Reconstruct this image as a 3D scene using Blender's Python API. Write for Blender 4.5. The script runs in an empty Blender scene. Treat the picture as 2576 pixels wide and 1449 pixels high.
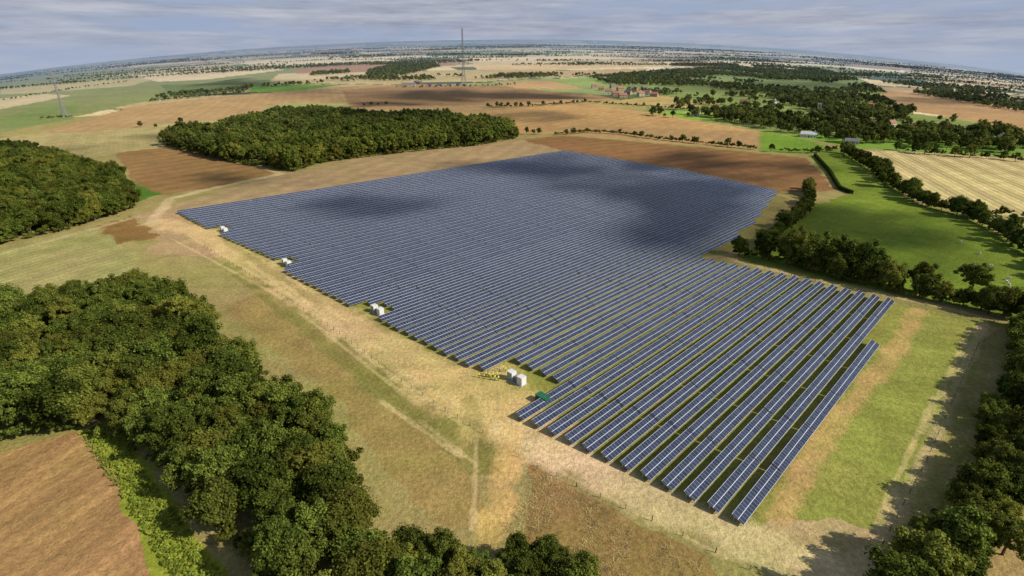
import bpy, math, random
import numpy as np
from mathutils import Vector, Matrix
random.seed(7); rng=np.random.default_rng(7)
sc=bpy.context.scene
# ---------------------------------------------------------------- camera model / survey
H=80.0; F=1372.0; CX=1288.0; CY=724.5; HOR=140.0
P=math.atan((CY-HOR)/F); SP,CP=math.sin(P),math.cos(P)
def srgb(r,g,b,k=1.0):
    f=lambda c:(c/255/12.92) if c/255<=0.04045 else ((c/255+0.055)/1.055)**2.4
    return np.array([f(r)*k,f(g)*k,f(b)*k])
# far land rises / falls very slightly with bearing
_u=np.linspace(-1.3,1.3,261)
_v=((100+88*((_u*F+CX-1300)/1290.0)**2)-CY)/F
_az=np.arctan2(_u,CP-_v*SP)
_s=-(SP+_v*CP)/np.hypot(_u,CP-_v*SP)
D0=520.0
def hgt(x,y):
    x=np.asarray(x,float); y=np.asarray(y,float)
    r=np.hypot(x,y); az=np.arctan2(x,y)
    s=(np.interp(az,_az,_s)+0.004)/0.955
    d=np.maximum(r-D0,0)
    return s*d*d/(d+800)
def ground(px,py):
    u=(px-CX)/F; v=(py-CY)/F
    d=np.array([u,CP-v*SP,-(SP+v*CP)])
    ts=np.geomspace(40,19000,500)
    X=d[0]*ts; Y=d[1]*ts; Z=H+d[2]*ts-hgt(X,Y)
    i=np.argmax(Z<0) if (Z<0).any() else len(ts)-1
    if i==0: i=1
    a,b=ts[i-1],ts[i]
    for _ in range(30):
        m=(a+b)/2
        if H+d[2]*m-hgt(d[0]*m,d[1]*m)>0: a=m
        else: b=m
    return np.array([d[0]*b,d[1]*b])
def G(l): return np.array([ground(*p) for p in l])
def depth(x,y,z=0): return y*CP+(H-z)*SP
# ---------------------------------------------------------------- numpy helpers
def vnoise(x,y,scale,seed=0):
    x=np.asarray(x)/scale+seed*17.3; y=np.asarray(y)/scale-seed*9.1
    xi=np.floor(x).astype(np.int64); yi=np.floor(y).astype(np.int64)
    fx=x-xi; fy=y-yi; fx=fx*fx*(3-2*fx); fy=fy*fy*(3-2*fy)
    def h(a,b):
        n=(a*374761393+b*668265263+seed*1442695)&0x7fffffff
        n=((n^(n>>13))*1274126177)&0x7fffffff
        return ((n^(n>>16))&0xffff)/65535.0
    return (h(xi,yi)*(1-fx)+h(xi+1,yi)*fx)*(1-fy)+(h(xi,yi+1)*(1-fx)+h(xi+1,yi+1)*fx)*fy
def pip(x,y,poly):
    ins=np.zeros(x.shape,bool); n=len(poly)
    lo=poly.min(0); hi=poly.max(0)
    m=(x>=lo[0])&(x<=hi[0])&(y>=lo[1])&(y<=hi[1])
    idx=np.nonzero(m)[0]
    if len(idx)==0: return ins
    xs=x[idx]; ys=y[idx]; r=np.zeros(len(idx),bool)
    for i in range(n):
        x1,y1=poly[i]; x2,y2=poly[(i+1)%n]
        if y1==y2: continue
        c=((y1>ys)!=(y2>ys))&(xs<(x2-x1)*(ys-y1)/(y2-y1)+x1)
        r^=c
    ins[idx]=r; return ins
def dist_line(x,y,pl):
    d=np.full(x.shape,1e9)
    for i in range(len(pl)-1):
        a=pl[i]; b=pl[i+1]; ab=b-a; L=max((ab**2).sum(),1e-6)
        t=np.clip(((x-a[0])*ab[0]+(y-a[1])*ab[1])/L,0,1)
        d=np.minimum(d,np.hypot(x-a[0]-t*ab[0],y-a[1]-t*ab[1]))
    return d
def new_mesh(name,verts,faces,mats=(),link=True,smooth=False):
    me=bpy.data.meshes.new(name); me.from_pydata([tuple(v) for v in verts],[],faces); 
    for m in mats: me.materials.append(m)
    if smooth: me.polygons.foreach_set('use_smooth',[True]*len(me.polygons))
    me.update()
    ob=bpy.data.objects.new(name,me)
    if link: sc.collection.objects.link(ob)
    return ob
# ---------------------------------------------------------------- materials
def mat(name):
    m=bpy.data.materials.new(name); m.use_nodes=True
    nt=m.node_tree; b=nt.nodes['Principled BSDF']; return m,nt,b
def N(nt,t,**kw):
    n=nt.nodes.new(t)
    for k,v in kw.items(): setattr(n,k,v)
    return n
def flat(name,col,rough=0.7,noise=0.15,scale=2.0,metal=0.0):
    m,nt,b=mat(name)
    tc=N(nt,'ShaderNodeTexCoord'); nz=N(nt,'ShaderNodeTexNoise'); nz.inputs['Scale'].default_value=scale; nz.inputs['Detail'].default_value=4
    nt.links.new(tc.outputs['Object'],nz.inputs['Vector'])
    mr=N(nt,'ShaderNodeMapRange'); mr.inputs[3].default_value=1-noise; mr.inputs[4].default_value=1+noise
    mr.inputs[1].default_value=0.3; mr.inputs[2].default_value=0.7
    nt.links.new(nz.outputs['Fac'],mr.inputs[0])
    vm=N(nt,'ShaderNodeVectorMath',operation='SCALE'); vm.inputs[0].default_value=tuple(col)
    nt.links.new(mr.outputs[0],vm.inputs['Scale']); nt.links.new(vm.outputs[0],b.inputs['Base Color'])
    b.inputs['Roughness'].default_value=rough; b.inputs['Metallic'].default_value=metal
    return m
def math_n(nt,op,a,b=None,c=None):
    n=N(nt,'ShaderNodeMath',operation=op)
    for i,v in enumerate((a,b,c)):
        if v is None: continue
        if isinstance(v,(int,float)): n.inputs[i].default_value=v
        else: nt.links.new(v,n.inputs[i])
    return n.outputs[0]
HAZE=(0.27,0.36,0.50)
def leaf_mat(name,dark,light,warm):
    m,nt,b=mat(name)
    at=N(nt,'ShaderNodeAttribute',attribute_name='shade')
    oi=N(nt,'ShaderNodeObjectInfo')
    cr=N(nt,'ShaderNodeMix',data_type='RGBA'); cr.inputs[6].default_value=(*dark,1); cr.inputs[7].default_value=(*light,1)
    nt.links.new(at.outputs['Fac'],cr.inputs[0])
    cw=N(nt,'ShaderNodeMix',data_type='RGBA'); cw.inputs[7].default_value=(*warm,1)
    p=math_n(nt,'POWER',oi.outputs['Random'],2.6); p=math_n(nt,'MULTIPLY',p,0.6)
    nt.links.new(p,cw.inputs[0]); nt.links.new(cr.outputs[2],cw.inputs[6])
    fr=math_n(nt,'FRACT',math_n(nt,'MULTIPLY',oi.outputs['Random'],17.7))
    br=math_n(nt,'MULTIPLY_ADD',fr,0.95,0.60)
    vs=N(nt,'ShaderNodeVectorMath',operation='SCALE'); nt.links.new(cw.outputs[2],vs.inputs[0]); nt.links.new(br,vs.inputs['Scale'])
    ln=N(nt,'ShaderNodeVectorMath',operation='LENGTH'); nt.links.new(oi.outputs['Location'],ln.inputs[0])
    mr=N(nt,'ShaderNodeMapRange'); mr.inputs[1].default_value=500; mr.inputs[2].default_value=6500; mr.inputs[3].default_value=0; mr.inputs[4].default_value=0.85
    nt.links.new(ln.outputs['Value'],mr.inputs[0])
    hz=N(nt,'ShaderNodeMix',data_type='RGBA'); hz.inputs[7].default_value=(*[c*0.62 for c in HAZE],1)  # aerial haze painted into leaf colour, stronger with distance from the site
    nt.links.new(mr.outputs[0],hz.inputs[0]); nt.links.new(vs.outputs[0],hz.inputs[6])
    df=N(nt,'ShaderNodeBsdfDiffuse'); tr=N(nt,'ShaderNodeBsdfTranslucent'); mx=N(nt,'ShaderNodeMixShader'); mx.inputs[0].default_value=0.24
    nt.links.new(hz.outputs[2],df.inputs['Color']); nt.links.new(hz.outputs[2],tr.inputs['Color'])
    nt.links.new(df.outputs[0],mx.inputs[1]); nt.links.new(tr.outputs[0],mx.inputs[2])
    nt.links.new(mx.outputs[0],nt.nodes['Material Output'].inputs['Surface']); nt.nodes.remove(b)
    return m
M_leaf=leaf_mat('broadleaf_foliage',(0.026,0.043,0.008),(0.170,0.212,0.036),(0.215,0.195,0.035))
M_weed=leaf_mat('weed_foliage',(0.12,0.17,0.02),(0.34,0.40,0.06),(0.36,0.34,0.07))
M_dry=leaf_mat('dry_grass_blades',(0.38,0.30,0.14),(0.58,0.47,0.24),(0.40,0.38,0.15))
M_bark=flat('bark',(0.08,0.06,0.04),0.9,0.3,3)
# ---------------------------------------------------------------- ground sheet
az_f=np.radians(np.linspace(-47.5,47.5,960)); az_c=np.radians(np.linspace(47.5,312.5,70))[1:-1]
az=np.concatenate([az_f,az_c]); NA=len(az)
dep=np.concatenate([[89.0,80,70,62],np.arange(56,12,-0.085),np.arange(12,0.25,-0.05)])
rr=H/np.tan(np.radians(dep)); rr=np.concatenate([rr,[24000]]); NR=len(rr)
A,R=np.meshgrid(az,rr); X=(R*np.sin(A)).ravel(); Y=(R*np.cos(A)).ravel()
R=R.ravel()
Z=hgt(X,Y)
jit=np.clip(R/150,0.6,6)
nX=X+(vnoise(X,Y,6,1)-.5)*3*jit**.5; nY=Y+(vnoise(X,Y,6,2)-.5)*3*jit**.5
COL=np.zeros((len(X),3)); STR=np.zeros(len(X)); SCO=np.zeros(len(X))
COL[:]=srgb(164,150,92)
far=np.nonzero(R>1050)[0]
fx,fy=X[far],Y[far]
ca,sa=math.cos(0.25),math.sin(0.25)
gx=fx*ca+fy*sa; gy=-fx*sa+fy*ca
CS=420.0
S=np.maximum(1,(R[far]/3500))**0.6
S=np.exp2(np.round(np.log2(S)))
cx=gx/(CS*1.7*S); cy=gy/(CS*S)
best=np.full(len(far),1e9); sec=np.full(len(far),1e9); bid=np.zeros(len(far),np.int64)
for dx in(-1,0,1):
    for dy in(-1,0,1):
        ix=np.floor(cx).astype(np.int64)+dx; iy=np.floor(cy).astype(np.int64)+dy
        hh=((ix*73856093)^(iy*19349663))&0x7fffffff
        rx=((hh*1103515245+12345)&0x7fffffff)/0x7fffffff; ry=((hh*69069+1)&0x7fffffff)/0x7fffffff
        d=np.abs(cx-ix-rx*.8)+np.abs(cy-iy-ry*.8)
        nb=d<best
        sec=np.where(nb,best,np.minimum(sec,d)); bid=np.where(nb,hh,bid); best=np.where(nb,d,best)
pal=np.array([srgb(*c) for c in [(222,202,160),(206,178,130),(232,216,178),(176,142,100),(146,156,96),(124,140,84),(190,170,120),(220,200,152),(160,130,94),(212,188,144),(100,112,80),(184,156,114)]])
pc=pal[(bid//7)%len(pal)]
edge=(sec-best)<0.035
pc[edge]=srgb(92,106,66)
wood=vnoise(fx,fy*2.0,900,5)*0.6+vnoise(fx,fy*2.0,260,6)*0.4
pc[wood>0.66]=srgb(72,86,62)
COL[far]=pc
def field(pts,col,stripe=0.0,ang=None,world=False):
    pl=np.array(pts) if world else G(pts)
    m=pip(nX,nY,pl)
    COL[m]=srgb(*col); STR[m]=stripe
    if ang is None:
        e=pl[1]-pl[0]; ang=math.atan2(e[1],e[0])
    SCO[m]=-math.sin(ang)*X[m]+math.cos(ang)*Y[m]
# mid-distance left
field([(-400,215),(0,190),(300,172),(600,160),(900,172),(640,215),(330,262),(0,335),(-400,420)],(140,144,88))
field([(-200,262),(0,248),(110,236),(180,240),(70,262),(0,275),(-200,290)],(205,186,142))
field([(0,222),(200,205),(420,190),(330,215),(120,232),(0,238)],(192,176,124))
field([(330,190),(640,165),(720,175),(520,200),(400,206)],(222,200,156))
field([(200,196),(420,172),(600,160),(560,168),(380,188)],(200,180,138))
field([(560,158),(900,144),(1000,152),(700,168)],(226,206,162))
field([(730,172),(1120,152),(1180,162),(900,182),(760,188)],(170,130,96))
field([(700,186),(900,182),(860,196),(680,204)],(212,190,144))
field([(1190,160),(1650,158),(1700,168),(1400,176),(1200,176)],(214,186,134))
field([(1150,148),(1500,140),(1640,148),(1200,156)],(228,206,160))
field([(1500,128),(1700,132),(1660,142),(1480,138)],(216,198,158))
field([(1200,178),(1400,178),(1640,172),(1600,184),(1300,188)],(190,158,108))
field([(400,214),(640,206),(700,208),(560,232),(430,240)],(112,126,70))
field([(620,232),(640,214),(860,213),(800,222),(700,232)],(120,158,60))
field([(0,300),(90,270),(200,262),(180,300),(60,320),(0,325)],(128,142,80))
# big stubble/tilled land around the far wood
field([(60,345),(330,268),(600,238),(800,224),(930,214),(1180,212),(1480,240),(1500,262),(1330,275),(1120,290),(700,270),(420,330),(200,360)],(180,148,102),0.2)
field([(660,270),(740,258),(900,262),(820,285),(700,290)],(160,160,96))
field([(860,228),(1000,214),(1240,214),(1480,240),(1330,262),(880,270)],(158,126,88),0.15)
field([(1240,206),(1400,203),(1470,225),(1300,222)],(190,154,106))
field([(-700,560),(-300,400),(60,338),(260,330),(440,310),(560,300),(420,340),(410,372),(290,385),(130,420),(0,470)],(180,164,108),0.15)
# village paddocks
field([(1620,300),(1630,230),(1480,200),(1650,180),(1900,170),(2150,190),(2250,240),(2300,285),(2640,335),(2640,395),(2300,385),(1960,336),(1830,312)],(128,142,76))
field([(1380,200),(1480,193),(1660,205),(1650,218),(1420,212)],(150,166,88))
field([(1480,262),(1660,240),(1820,262),(1700,272),(1500,268)],(184,160,102))
field([(1640,282),(1830,275),(1880,300),(1700,305)],(142,166,70))
field([(1950,240),(2230,232),(2250,262),(2080,262)],(150,158,84))
field([(2230,228),(2330,240),(2620,285),(2700,320),(2620,335),(2430,300),(2180,262)],(178,142,98),0.2)
field([(1960,335),(2140,340),(2400,350),(2576,372),(2576,395),(2150,372)],(124,156,58))
field([(1140,292),(1340,264),(1500,266),(1640,284),(1915,332),(1915,378),(1420,338),(1300,336)],(194,154,100),0.25)
field([(1400,338),(1430,330),(1560,318),(1915,332),(1915,378),(1700,362)],(186,150,100),0.2)
field([(1915,330),(2040,352),(2110,385),(2000,386),(1915,380)],(122,156,52))
# between wood and array
field([(345,540),(520,490),(700,440),(900,398),(1200,366),(1310,350),(1435,386),(458,534),(400,560)],(172,146,104),0.3)
field([(290,385),(415,370),(540,395),(705,436),(560,468),(400,492),(345,465)],(154,120,74),0.4)
field([(340,462),(404,486),(345,506),(325,500)],(90,128,42))
field([(1310,350),(1420,341),(1760,370),(2030,398),(2100,478),(1965,487),(1700,430),(1430,384)],(146,108,68),0.4)
# meadow right
field([(2035,392),(2110,372),(2160,378),(2210,440),(2300,510),(2440,545),(2620,650),(2700,850),(2540,800),(2380,760),(2250,735),(1990,690),(1850,645),(1930,600),(2040,520),(2140,488),(2110,470)],(122,140,46),0.12)
field([(2150,378),(2260,380),(2660,405),(2700,560),(2576,548),(2440,532),(2300,492),(2210,432)],(204,184,126),0.8,ang=1.25)
field([(2440,545),(2500,538),(2640,560),(2700,640),(2620,640)],(176,166,104))
# site grass
field([(1860,1312),(1290,1060),(1180,930),(940,810),(700,680),(450,537),(1420,380),(1960,486),(1900,600),(1850,650),(2250,735),(2550,810),(2300,1449),(2150,1449),(1900,1330)],(146,144,68))
field([(2262,775),(2470,800),(2400,1020),(2290,1250),(2230,1340),(2080,1300),(1950,1300),(2090,1060)],(150,152,72),0.2)
field([(1800,640),(1850,655),(1960,680),(2250,745),(2540,808),(2500,812),(2260,768),(1990,705),(1760,652)],(150,144,84))
field([(1770,636),(1880,560),(1965,480),(2010,490),(1960,560),(1860,640)],(140,130,72))
# left of array
field([(0,625),(230,568),(310,620),(350,650),(300,720),(0,800),(-300,900),(-300,700)],(166,158,98),0.35)
field([(248,568),(330,545),(404,598),(300,612)],(144,110,64),0.2)
field([(335,535),(440,530),(540,590),(640,650),(420,640),(350,640),(405,600)],(180,152,108))
field([(540,640),(700,700),(840,830),(1010,960),(1220,1090),(1290,1180),(1180,1200),(1000,1060),(800,900),(640,740)],(148,138,76))
field([(560,780),(640,740),(900,960),(1180,1180),(1250,1340),(1100,1320),(960,1180),(860,1010)],(164,142,84))
field([(1330,1160),(1560,1290),(1780,1400),(1850,1500),(1250,1500),(1320,1340)],(158,130,78))
field([(1940,1310),(2080,1300),(2220,1340),(2190,1449),(2100,1500),(1980,1420),(1880,1350)],(194,168,120))
# bottom left
field([(0,1135),(190,1080),(230,1100),(330,1300),(420,1500),(300,1700),(-300,1700),(-300,1210)],(174,138,88),0.45,ang=1.2)
field([(195,1085),(290,1075),(420,1250),(620,1500),(420,1560),(330,1300),(240,1120)],(150,160,54))
field([(-300,1150),(0,1105),(190,1066),(196,1082),(0,1138),(-300,1215)],(150,144,80))
field([(2560,1150),(2650,1130),(2700,1500),(2420,1500),(2480,1300)],(170,146,92),0.2)
def track(pts,w,col,s=0.9):
    pl=G(pts); lo=pl.min(0)-w*3; hi=pl.max(0)+w*3
    idx=np.nonzero((X>lo[0])&(X<hi[0])&(Y>lo[1])&(Y<hi[1]))[0]
    d=dist_line(X[idx],Y[idx],pl)+(vnoise(X[idx],Y[idx],4,3)-.5)*w*.5
    a=np.clip((w/2-d)/(w*.35)+.5,0,1)*s
    a=a*(0.60+0.40*vnoise(X[idx],Y[idx],5,4))
    COL[idx]=COL[idx]*(1-a[:,None])+srgb(*col)*a[:,None]; STR[idx]*=(1-a)
track([(400,560),(520,588),(700,700),(880,820),(1060,930),(1200,1010),(1300,1080)],14,(220,190,128),.9)
track([(1150,960),(1260,1010),(1290,1060)],22,(218,186,122),.95)
track([(1290,1090),(1450,1170),(1650,1265),(1850,1350),(2000,1410),(2200,1500)],9,(224,198,146),1.0)
track([(1290,1090),(1270,1180),(1250,1290),(1240,1330)],6,(220,182,112),.85)
track([(380,560),(430,500),(560,468),(705,438)],6,(212,186,140),.95)
track([(705,438),(640,410),(520,380),(420,372)],5,(206,181,131),.9)
track([(345,545),(200,585),(0,640),(-200,700)],4,(205,183,135),.8)
track([(2310,780),(2240,900),(2140,1020),(2080,1080),(2000,1220),(1950,1300)],5,(200,166,104),.9)
track([(2475,815),(2400,980),(2330,1150),(2220,1350),(2170,1449)],3,(212,186,136),.8)
track([(2520,830),(2420,1050),(2330,1230),(2230,1420)],5,(182,160,110),.5)
track([(1850,640),(1760,650)],3,(200,175,120),.8)
track([(1830,650),(1990,690),(2250,745),(2540,812)],3,(204,178,118),.85)
track([(1960,490),(2000,500),(1930,590),(1830,650)],5,(178,154,98),.75)
track([(2112,375),(2170,420),(2250,500)],6,(130,152,56),.8)
track([(1395,338),(1410,325),(1560,300),(1640,282)],4,(150,156,86),.8)
track([(1310,350),(1420,341),(1760,370),(2030,396)],5,(150,140,78),.8)
track([(1915,330),(1915,380)],5,(130,150,64),.8)
track([(120,338),(330,318),(500,305)],5,(150,146,92),.6)
for a,b in [((620,655),(900,880)),((660,640),(960,880)),((900,880),(1180,1080)),((960,1010),(1160,1150)),((700,700),(1000,960)),((760,790),(1050,1020)),((1320,1120),(1700,1310)),((1300,1130),(1820,1400)),((430,600),(900,850)),((470,590),(980,890)),((1000,930),(1290,1100)),((1060,1060),(1200,1170)),((1200,1080),(1190,1330)),((2440,830),(2320,1090)),((2350,1000),(2200,1330))]:
    track([a,b],1.3,(222,196,138),.6)
for a,b in [((600,690),(900,930)),((900,930),(1150,1110)),((560,600),(800,760)),((1180,1010),(1230,1180))]:
    track([a,b],3.5,(130,124,60),.5)
big=vnoise(X,Y,45,8)*.4+vnoise(X,Y,14,9)*.3+vnoise(X,Y,170,10)*.3
COL*= (0.78+0.44*big)[:,None]
gr=np.clip((vnoise(X,Y,22,11)*.5+vnoise(X,Y,7,12)*.3+vnoise(X,Y,2.5,13)*.2-.5)*2.6,-1,1)*np.clip(1-R/900,0,1)
COL[:,0]*=1-0.13*gr; COL[:,2]*=1-0.20*gr
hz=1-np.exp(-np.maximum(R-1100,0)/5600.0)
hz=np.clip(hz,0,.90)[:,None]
COL=COL*(1-hz)+np.array(HAZE)*(0.80)*hz  # far ground colour tinted towards blue to stand in for aerial haze
COL*=np.where(R<700,0.82,0.88)[:,None]
me=bpy.data.meshes.new('ground')
V=np.stack([X,Y,Z],1); nv=len(X)
V=np.vstack([V,[[0,0,0]]])
i,j=np.meshgrid(np.arange(NR-1),np.arange(NA),indexing='ij'); i=i.ravel(); j=j.ravel(); j2=(j+1)%NA
Q=np.stack([i*NA+j,(i+1)*NA+j,(i+1)*NA+j2,i*NA+j2],1)[:, ::-1]
jj=np.arange(NA); T=np.stack([np.full(NA,nv),(jj+1)%NA,jj],1)
loops=np.concatenate([Q.ravel(),T.ravel()]).astype(np.int32)
me.vertices.add(len(V)); me.vertices.foreach_set('co',V.astype(np.float32).ravel())
me.loops.add(len(loops)); me.loops.foreach_set('vertex_index',loops)
me.polygons.add(len(Q)+len(T))
ls=np.concatenate([np.arange(len(Q))*4,len(Q)*4+np.arange(len(T))*3]).astype(np.int32)
me.polygons.foreach_set('loop_start',ls)
me.update(calc_edges=True)
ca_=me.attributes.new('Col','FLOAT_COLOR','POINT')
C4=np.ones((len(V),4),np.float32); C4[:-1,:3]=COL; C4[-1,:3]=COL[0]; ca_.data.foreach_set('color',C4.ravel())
a1=me.attributes.new('stripe','FLOAT','POINT'); a1.data.foreach_set('value',np.append(STR,0).astype(np.float32))
a2=me.attributes.new('stripeco','FLOAT','POINT'); a2.data.foreach_set('value',np.append(SCO,0).astype(np.float32))
go=bpy.data.objects.new('ground',me); sc.collection.objects.link(go)
if me.polygons[5000].normal.z<0: me.flip_normals()
m,nt,b=mat('farmland'); me.materials.append(m)
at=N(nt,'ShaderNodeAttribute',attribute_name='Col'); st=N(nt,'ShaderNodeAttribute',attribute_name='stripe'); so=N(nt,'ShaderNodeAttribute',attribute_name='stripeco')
tc=N(nt,'ShaderNodeTexCoord')
def noise(scale,detail=4,vec=None):
    n=N(nt,'ShaderNodeTexNoise'); n.inputs['Scale'].default_value=scale; n.inputs['Detail'].default_value=detail; n.inputs['Roughness'].default_value=.65
    nt.links.new(vec or tc.outputs['Object'],n.inputs['Vector']); return n.outputs['Fac']
n1=noise(0.9,6); n2=noise(0.12,5); n3=noise(3.5,2)
f=math_n(nt,'MULTIPLY_ADD',n1,1.4,0.30); f2=math_n(nt,'MULTIPLY_ADD',n2,1.0,0.50); f3=math_n(nt,'MULTIPLY_ADD',n3,1.0,0.5)
w1=math_n(nt,'SINE',math_n(nt,'MULTIPLY',so.outputs['Fac'],1.57)); w2=math_n(nt,'SINE',math_n(nt,'MULTIPLY',so.outputs['Fac'],0.37))
w=math_n(nt,'ADD',math_n(nt,'MULTIPLY',w1,.4),math_n(nt,'MULTIPLY',w2,.4))
ws=math_n(nt,'MULTIPLY_ADD',math_n(nt,'MULTIPLY',w,st.outputs['Fac']),n2,1.0)
tot=math_n(nt,'MULTIPLY',math_n(nt,'MULTIPLY',f,f2),math_n(nt,'MULTIPLY',f3,ws))
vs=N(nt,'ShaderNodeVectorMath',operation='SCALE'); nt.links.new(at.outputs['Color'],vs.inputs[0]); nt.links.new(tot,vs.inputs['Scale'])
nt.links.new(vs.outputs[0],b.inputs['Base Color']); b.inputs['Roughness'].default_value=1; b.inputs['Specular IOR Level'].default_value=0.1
bp=N(nt,'ShaderNodeBump'); bp.inputs['Strength'].default_value=.7; bp.inputs['Distance'].default_value=.6
nt.links.new(n1,bp.inputs['Height']); nt.links.new(bp.outputs[0],b.inputs['Normal'])
# ---------------------------------------------------------------- vegetation prototypes
def tree_proto(name,seed,h=12.5,rad=5.2,ncl=70,nlf=80,ls=.5,lmat=M_leaf,core=True,low=.12,trunk=True,under=-.75,big=(.17,.33)):
    r=np.random.default_rng(seed); vs=[];fs=[];mi=[];sh=[]
    def cone(a,b_,ra,rb,n=6):
        a=np.array(a,float);b_=np.array(b_,float);d=b_-a;d/=np.linalg.norm(d)+1e-9
        u=np.cross(d,[0.3,0.9,0.1]);u/=np.linalg.norm(u);v=np.cross(d,u);o=len(vs)
        for c,rd in((a,ra),(b_,rb)):
            for k in range(n):
                t=2*math.pi*k/n; vs.append(c+rd*(math.cos(t)*u+math.sin(t)*v))
        for k in range(n): fs.append((o+k,o+(k+1)%n,o+n+(k+1)%n,o+n+k)); mi.append(1); sh.append(0)
    cz=h*(.5+low/2); rz=h*(.5-low/2)
    if trunk: cone((0,0,0),(0,0,h*.45),.03*h,.018*h)
    cl=[]
    for k in range(ncl):
        d=r.normal(size=3); d/=np.linalg.norm(d)
        if d[2]<under: d[2]*=-.6
        rr_=r.uniform(.45,.92)
        lob=1+.22*math.sin(3*math.atan2(d[1],d[0])+seed)+.14*math.sin(5*math.atan2(d[1],d[0])+2*seed)
        c=np.array([d[0]*rad*rr_*lob,d[1]*rad*rr_*lob,cz+d[2]*rz*rr_*(.9+.2*lob*.5)])
        cr=rad*r.uniform(*big); cl.append((c,cr,r.uniform(0,1)))
    if trunk:
        for k in range(6):
            c=cl[k][0]; cone((0,0,h*.3+k*.1),c,.014*h,.004*h,5)
    for c,cr,sd in cl:
        if core:
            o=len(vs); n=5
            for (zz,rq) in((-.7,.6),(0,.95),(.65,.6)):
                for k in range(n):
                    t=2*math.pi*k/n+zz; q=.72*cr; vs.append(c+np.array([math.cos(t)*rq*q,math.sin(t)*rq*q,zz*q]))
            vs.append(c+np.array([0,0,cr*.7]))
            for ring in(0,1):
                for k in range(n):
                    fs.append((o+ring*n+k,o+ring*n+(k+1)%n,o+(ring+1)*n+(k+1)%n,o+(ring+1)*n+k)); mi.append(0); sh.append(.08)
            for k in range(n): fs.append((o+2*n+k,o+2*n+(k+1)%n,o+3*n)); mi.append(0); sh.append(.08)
        for q in range(nlf):
            d=r.normal(size=3); d/=np.linalg.norm(d)
            if d[2]<-.4: d[2]=-d[2]
            p=c+d*cr*r.uniform(.75,1.2)
            if p[2]<.15: continue
            nn=d+r.normal(size=3)*.55; nn[2]+=.15; nn/=np.linalg.norm(nn)
            u=np.cross(nn,r.normal(size=3)); u/=np.linalg.norm(u); v=np.cross(nn,u)
            s=ls*r.uniform(.5,1.2); o=len(vs)
            vs.extend([p-u*s*.5,p-v*s*.38,p+u*s*.5,p+v*s*.38+nn*s*.1]); fs.append((o,o+1,o+2,o+3)); mi.append(0)
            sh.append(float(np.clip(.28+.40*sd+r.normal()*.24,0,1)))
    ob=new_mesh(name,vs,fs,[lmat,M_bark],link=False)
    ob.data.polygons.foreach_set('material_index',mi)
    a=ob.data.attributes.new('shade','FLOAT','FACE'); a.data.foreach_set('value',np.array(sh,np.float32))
    return ob
def coll(name,obs):
    c=bpy.data.collections.new(name)
    for o in obs: c.objects.link(o)
    return c
specs=[(12.5,4.6,(.17,.33)),(13.8,5.0,(.14,.28)),(11.5,5.6,(.2,.36)),(14.5,4.0,(.15,.3)),(12.0,4.8,(.13,.26)),(10.5,4.2,(.2,.38)),(13.0,5.3,(.16,.3))]
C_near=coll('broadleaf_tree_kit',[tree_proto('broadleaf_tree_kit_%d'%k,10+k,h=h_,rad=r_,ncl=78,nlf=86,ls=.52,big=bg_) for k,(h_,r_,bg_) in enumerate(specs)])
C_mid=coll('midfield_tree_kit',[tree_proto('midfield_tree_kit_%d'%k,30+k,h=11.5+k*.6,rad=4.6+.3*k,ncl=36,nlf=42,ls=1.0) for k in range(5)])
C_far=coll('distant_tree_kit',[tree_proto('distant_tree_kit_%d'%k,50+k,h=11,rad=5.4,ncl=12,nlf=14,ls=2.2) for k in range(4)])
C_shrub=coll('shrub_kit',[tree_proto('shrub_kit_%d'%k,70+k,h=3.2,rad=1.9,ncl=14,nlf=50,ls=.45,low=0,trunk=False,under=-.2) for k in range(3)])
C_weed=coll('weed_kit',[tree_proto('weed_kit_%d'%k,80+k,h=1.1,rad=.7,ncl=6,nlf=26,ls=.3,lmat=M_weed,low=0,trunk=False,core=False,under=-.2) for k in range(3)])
def tuft(name,seed):
    r=np.random.default_rng(seed);vs=[];fs=[];sh=[]
    for k in range(26):
        p=np.array([*(r.normal(size=2)*.28),0]);t=r.uniform(0,6.28);l=r.uniform(.2,.5);w=.05
        u=np.array([math.cos(t),math.sin(t),0])*w; tip=p+np.array([*(r.normal(size=2)*.3),l]); o=len(vs)
        vs.extend([p-u,p+u,tip]);fs.append((o,o+1,o+2));sh.append(r.uniform(0,1))
    ob=new_mesh(name,vs,fs,[M_dry],link=False)
    a=ob.data.attributes.new('shade','FLOAT','FACE'); a.data.foreach_set('value',np.array(sh,np.float32)); return ob
C_tuft=coll('grass_tuft_kit',[tuft('grass_tuft_kit_%d'%k,90+k) for k in range(3)])
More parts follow.
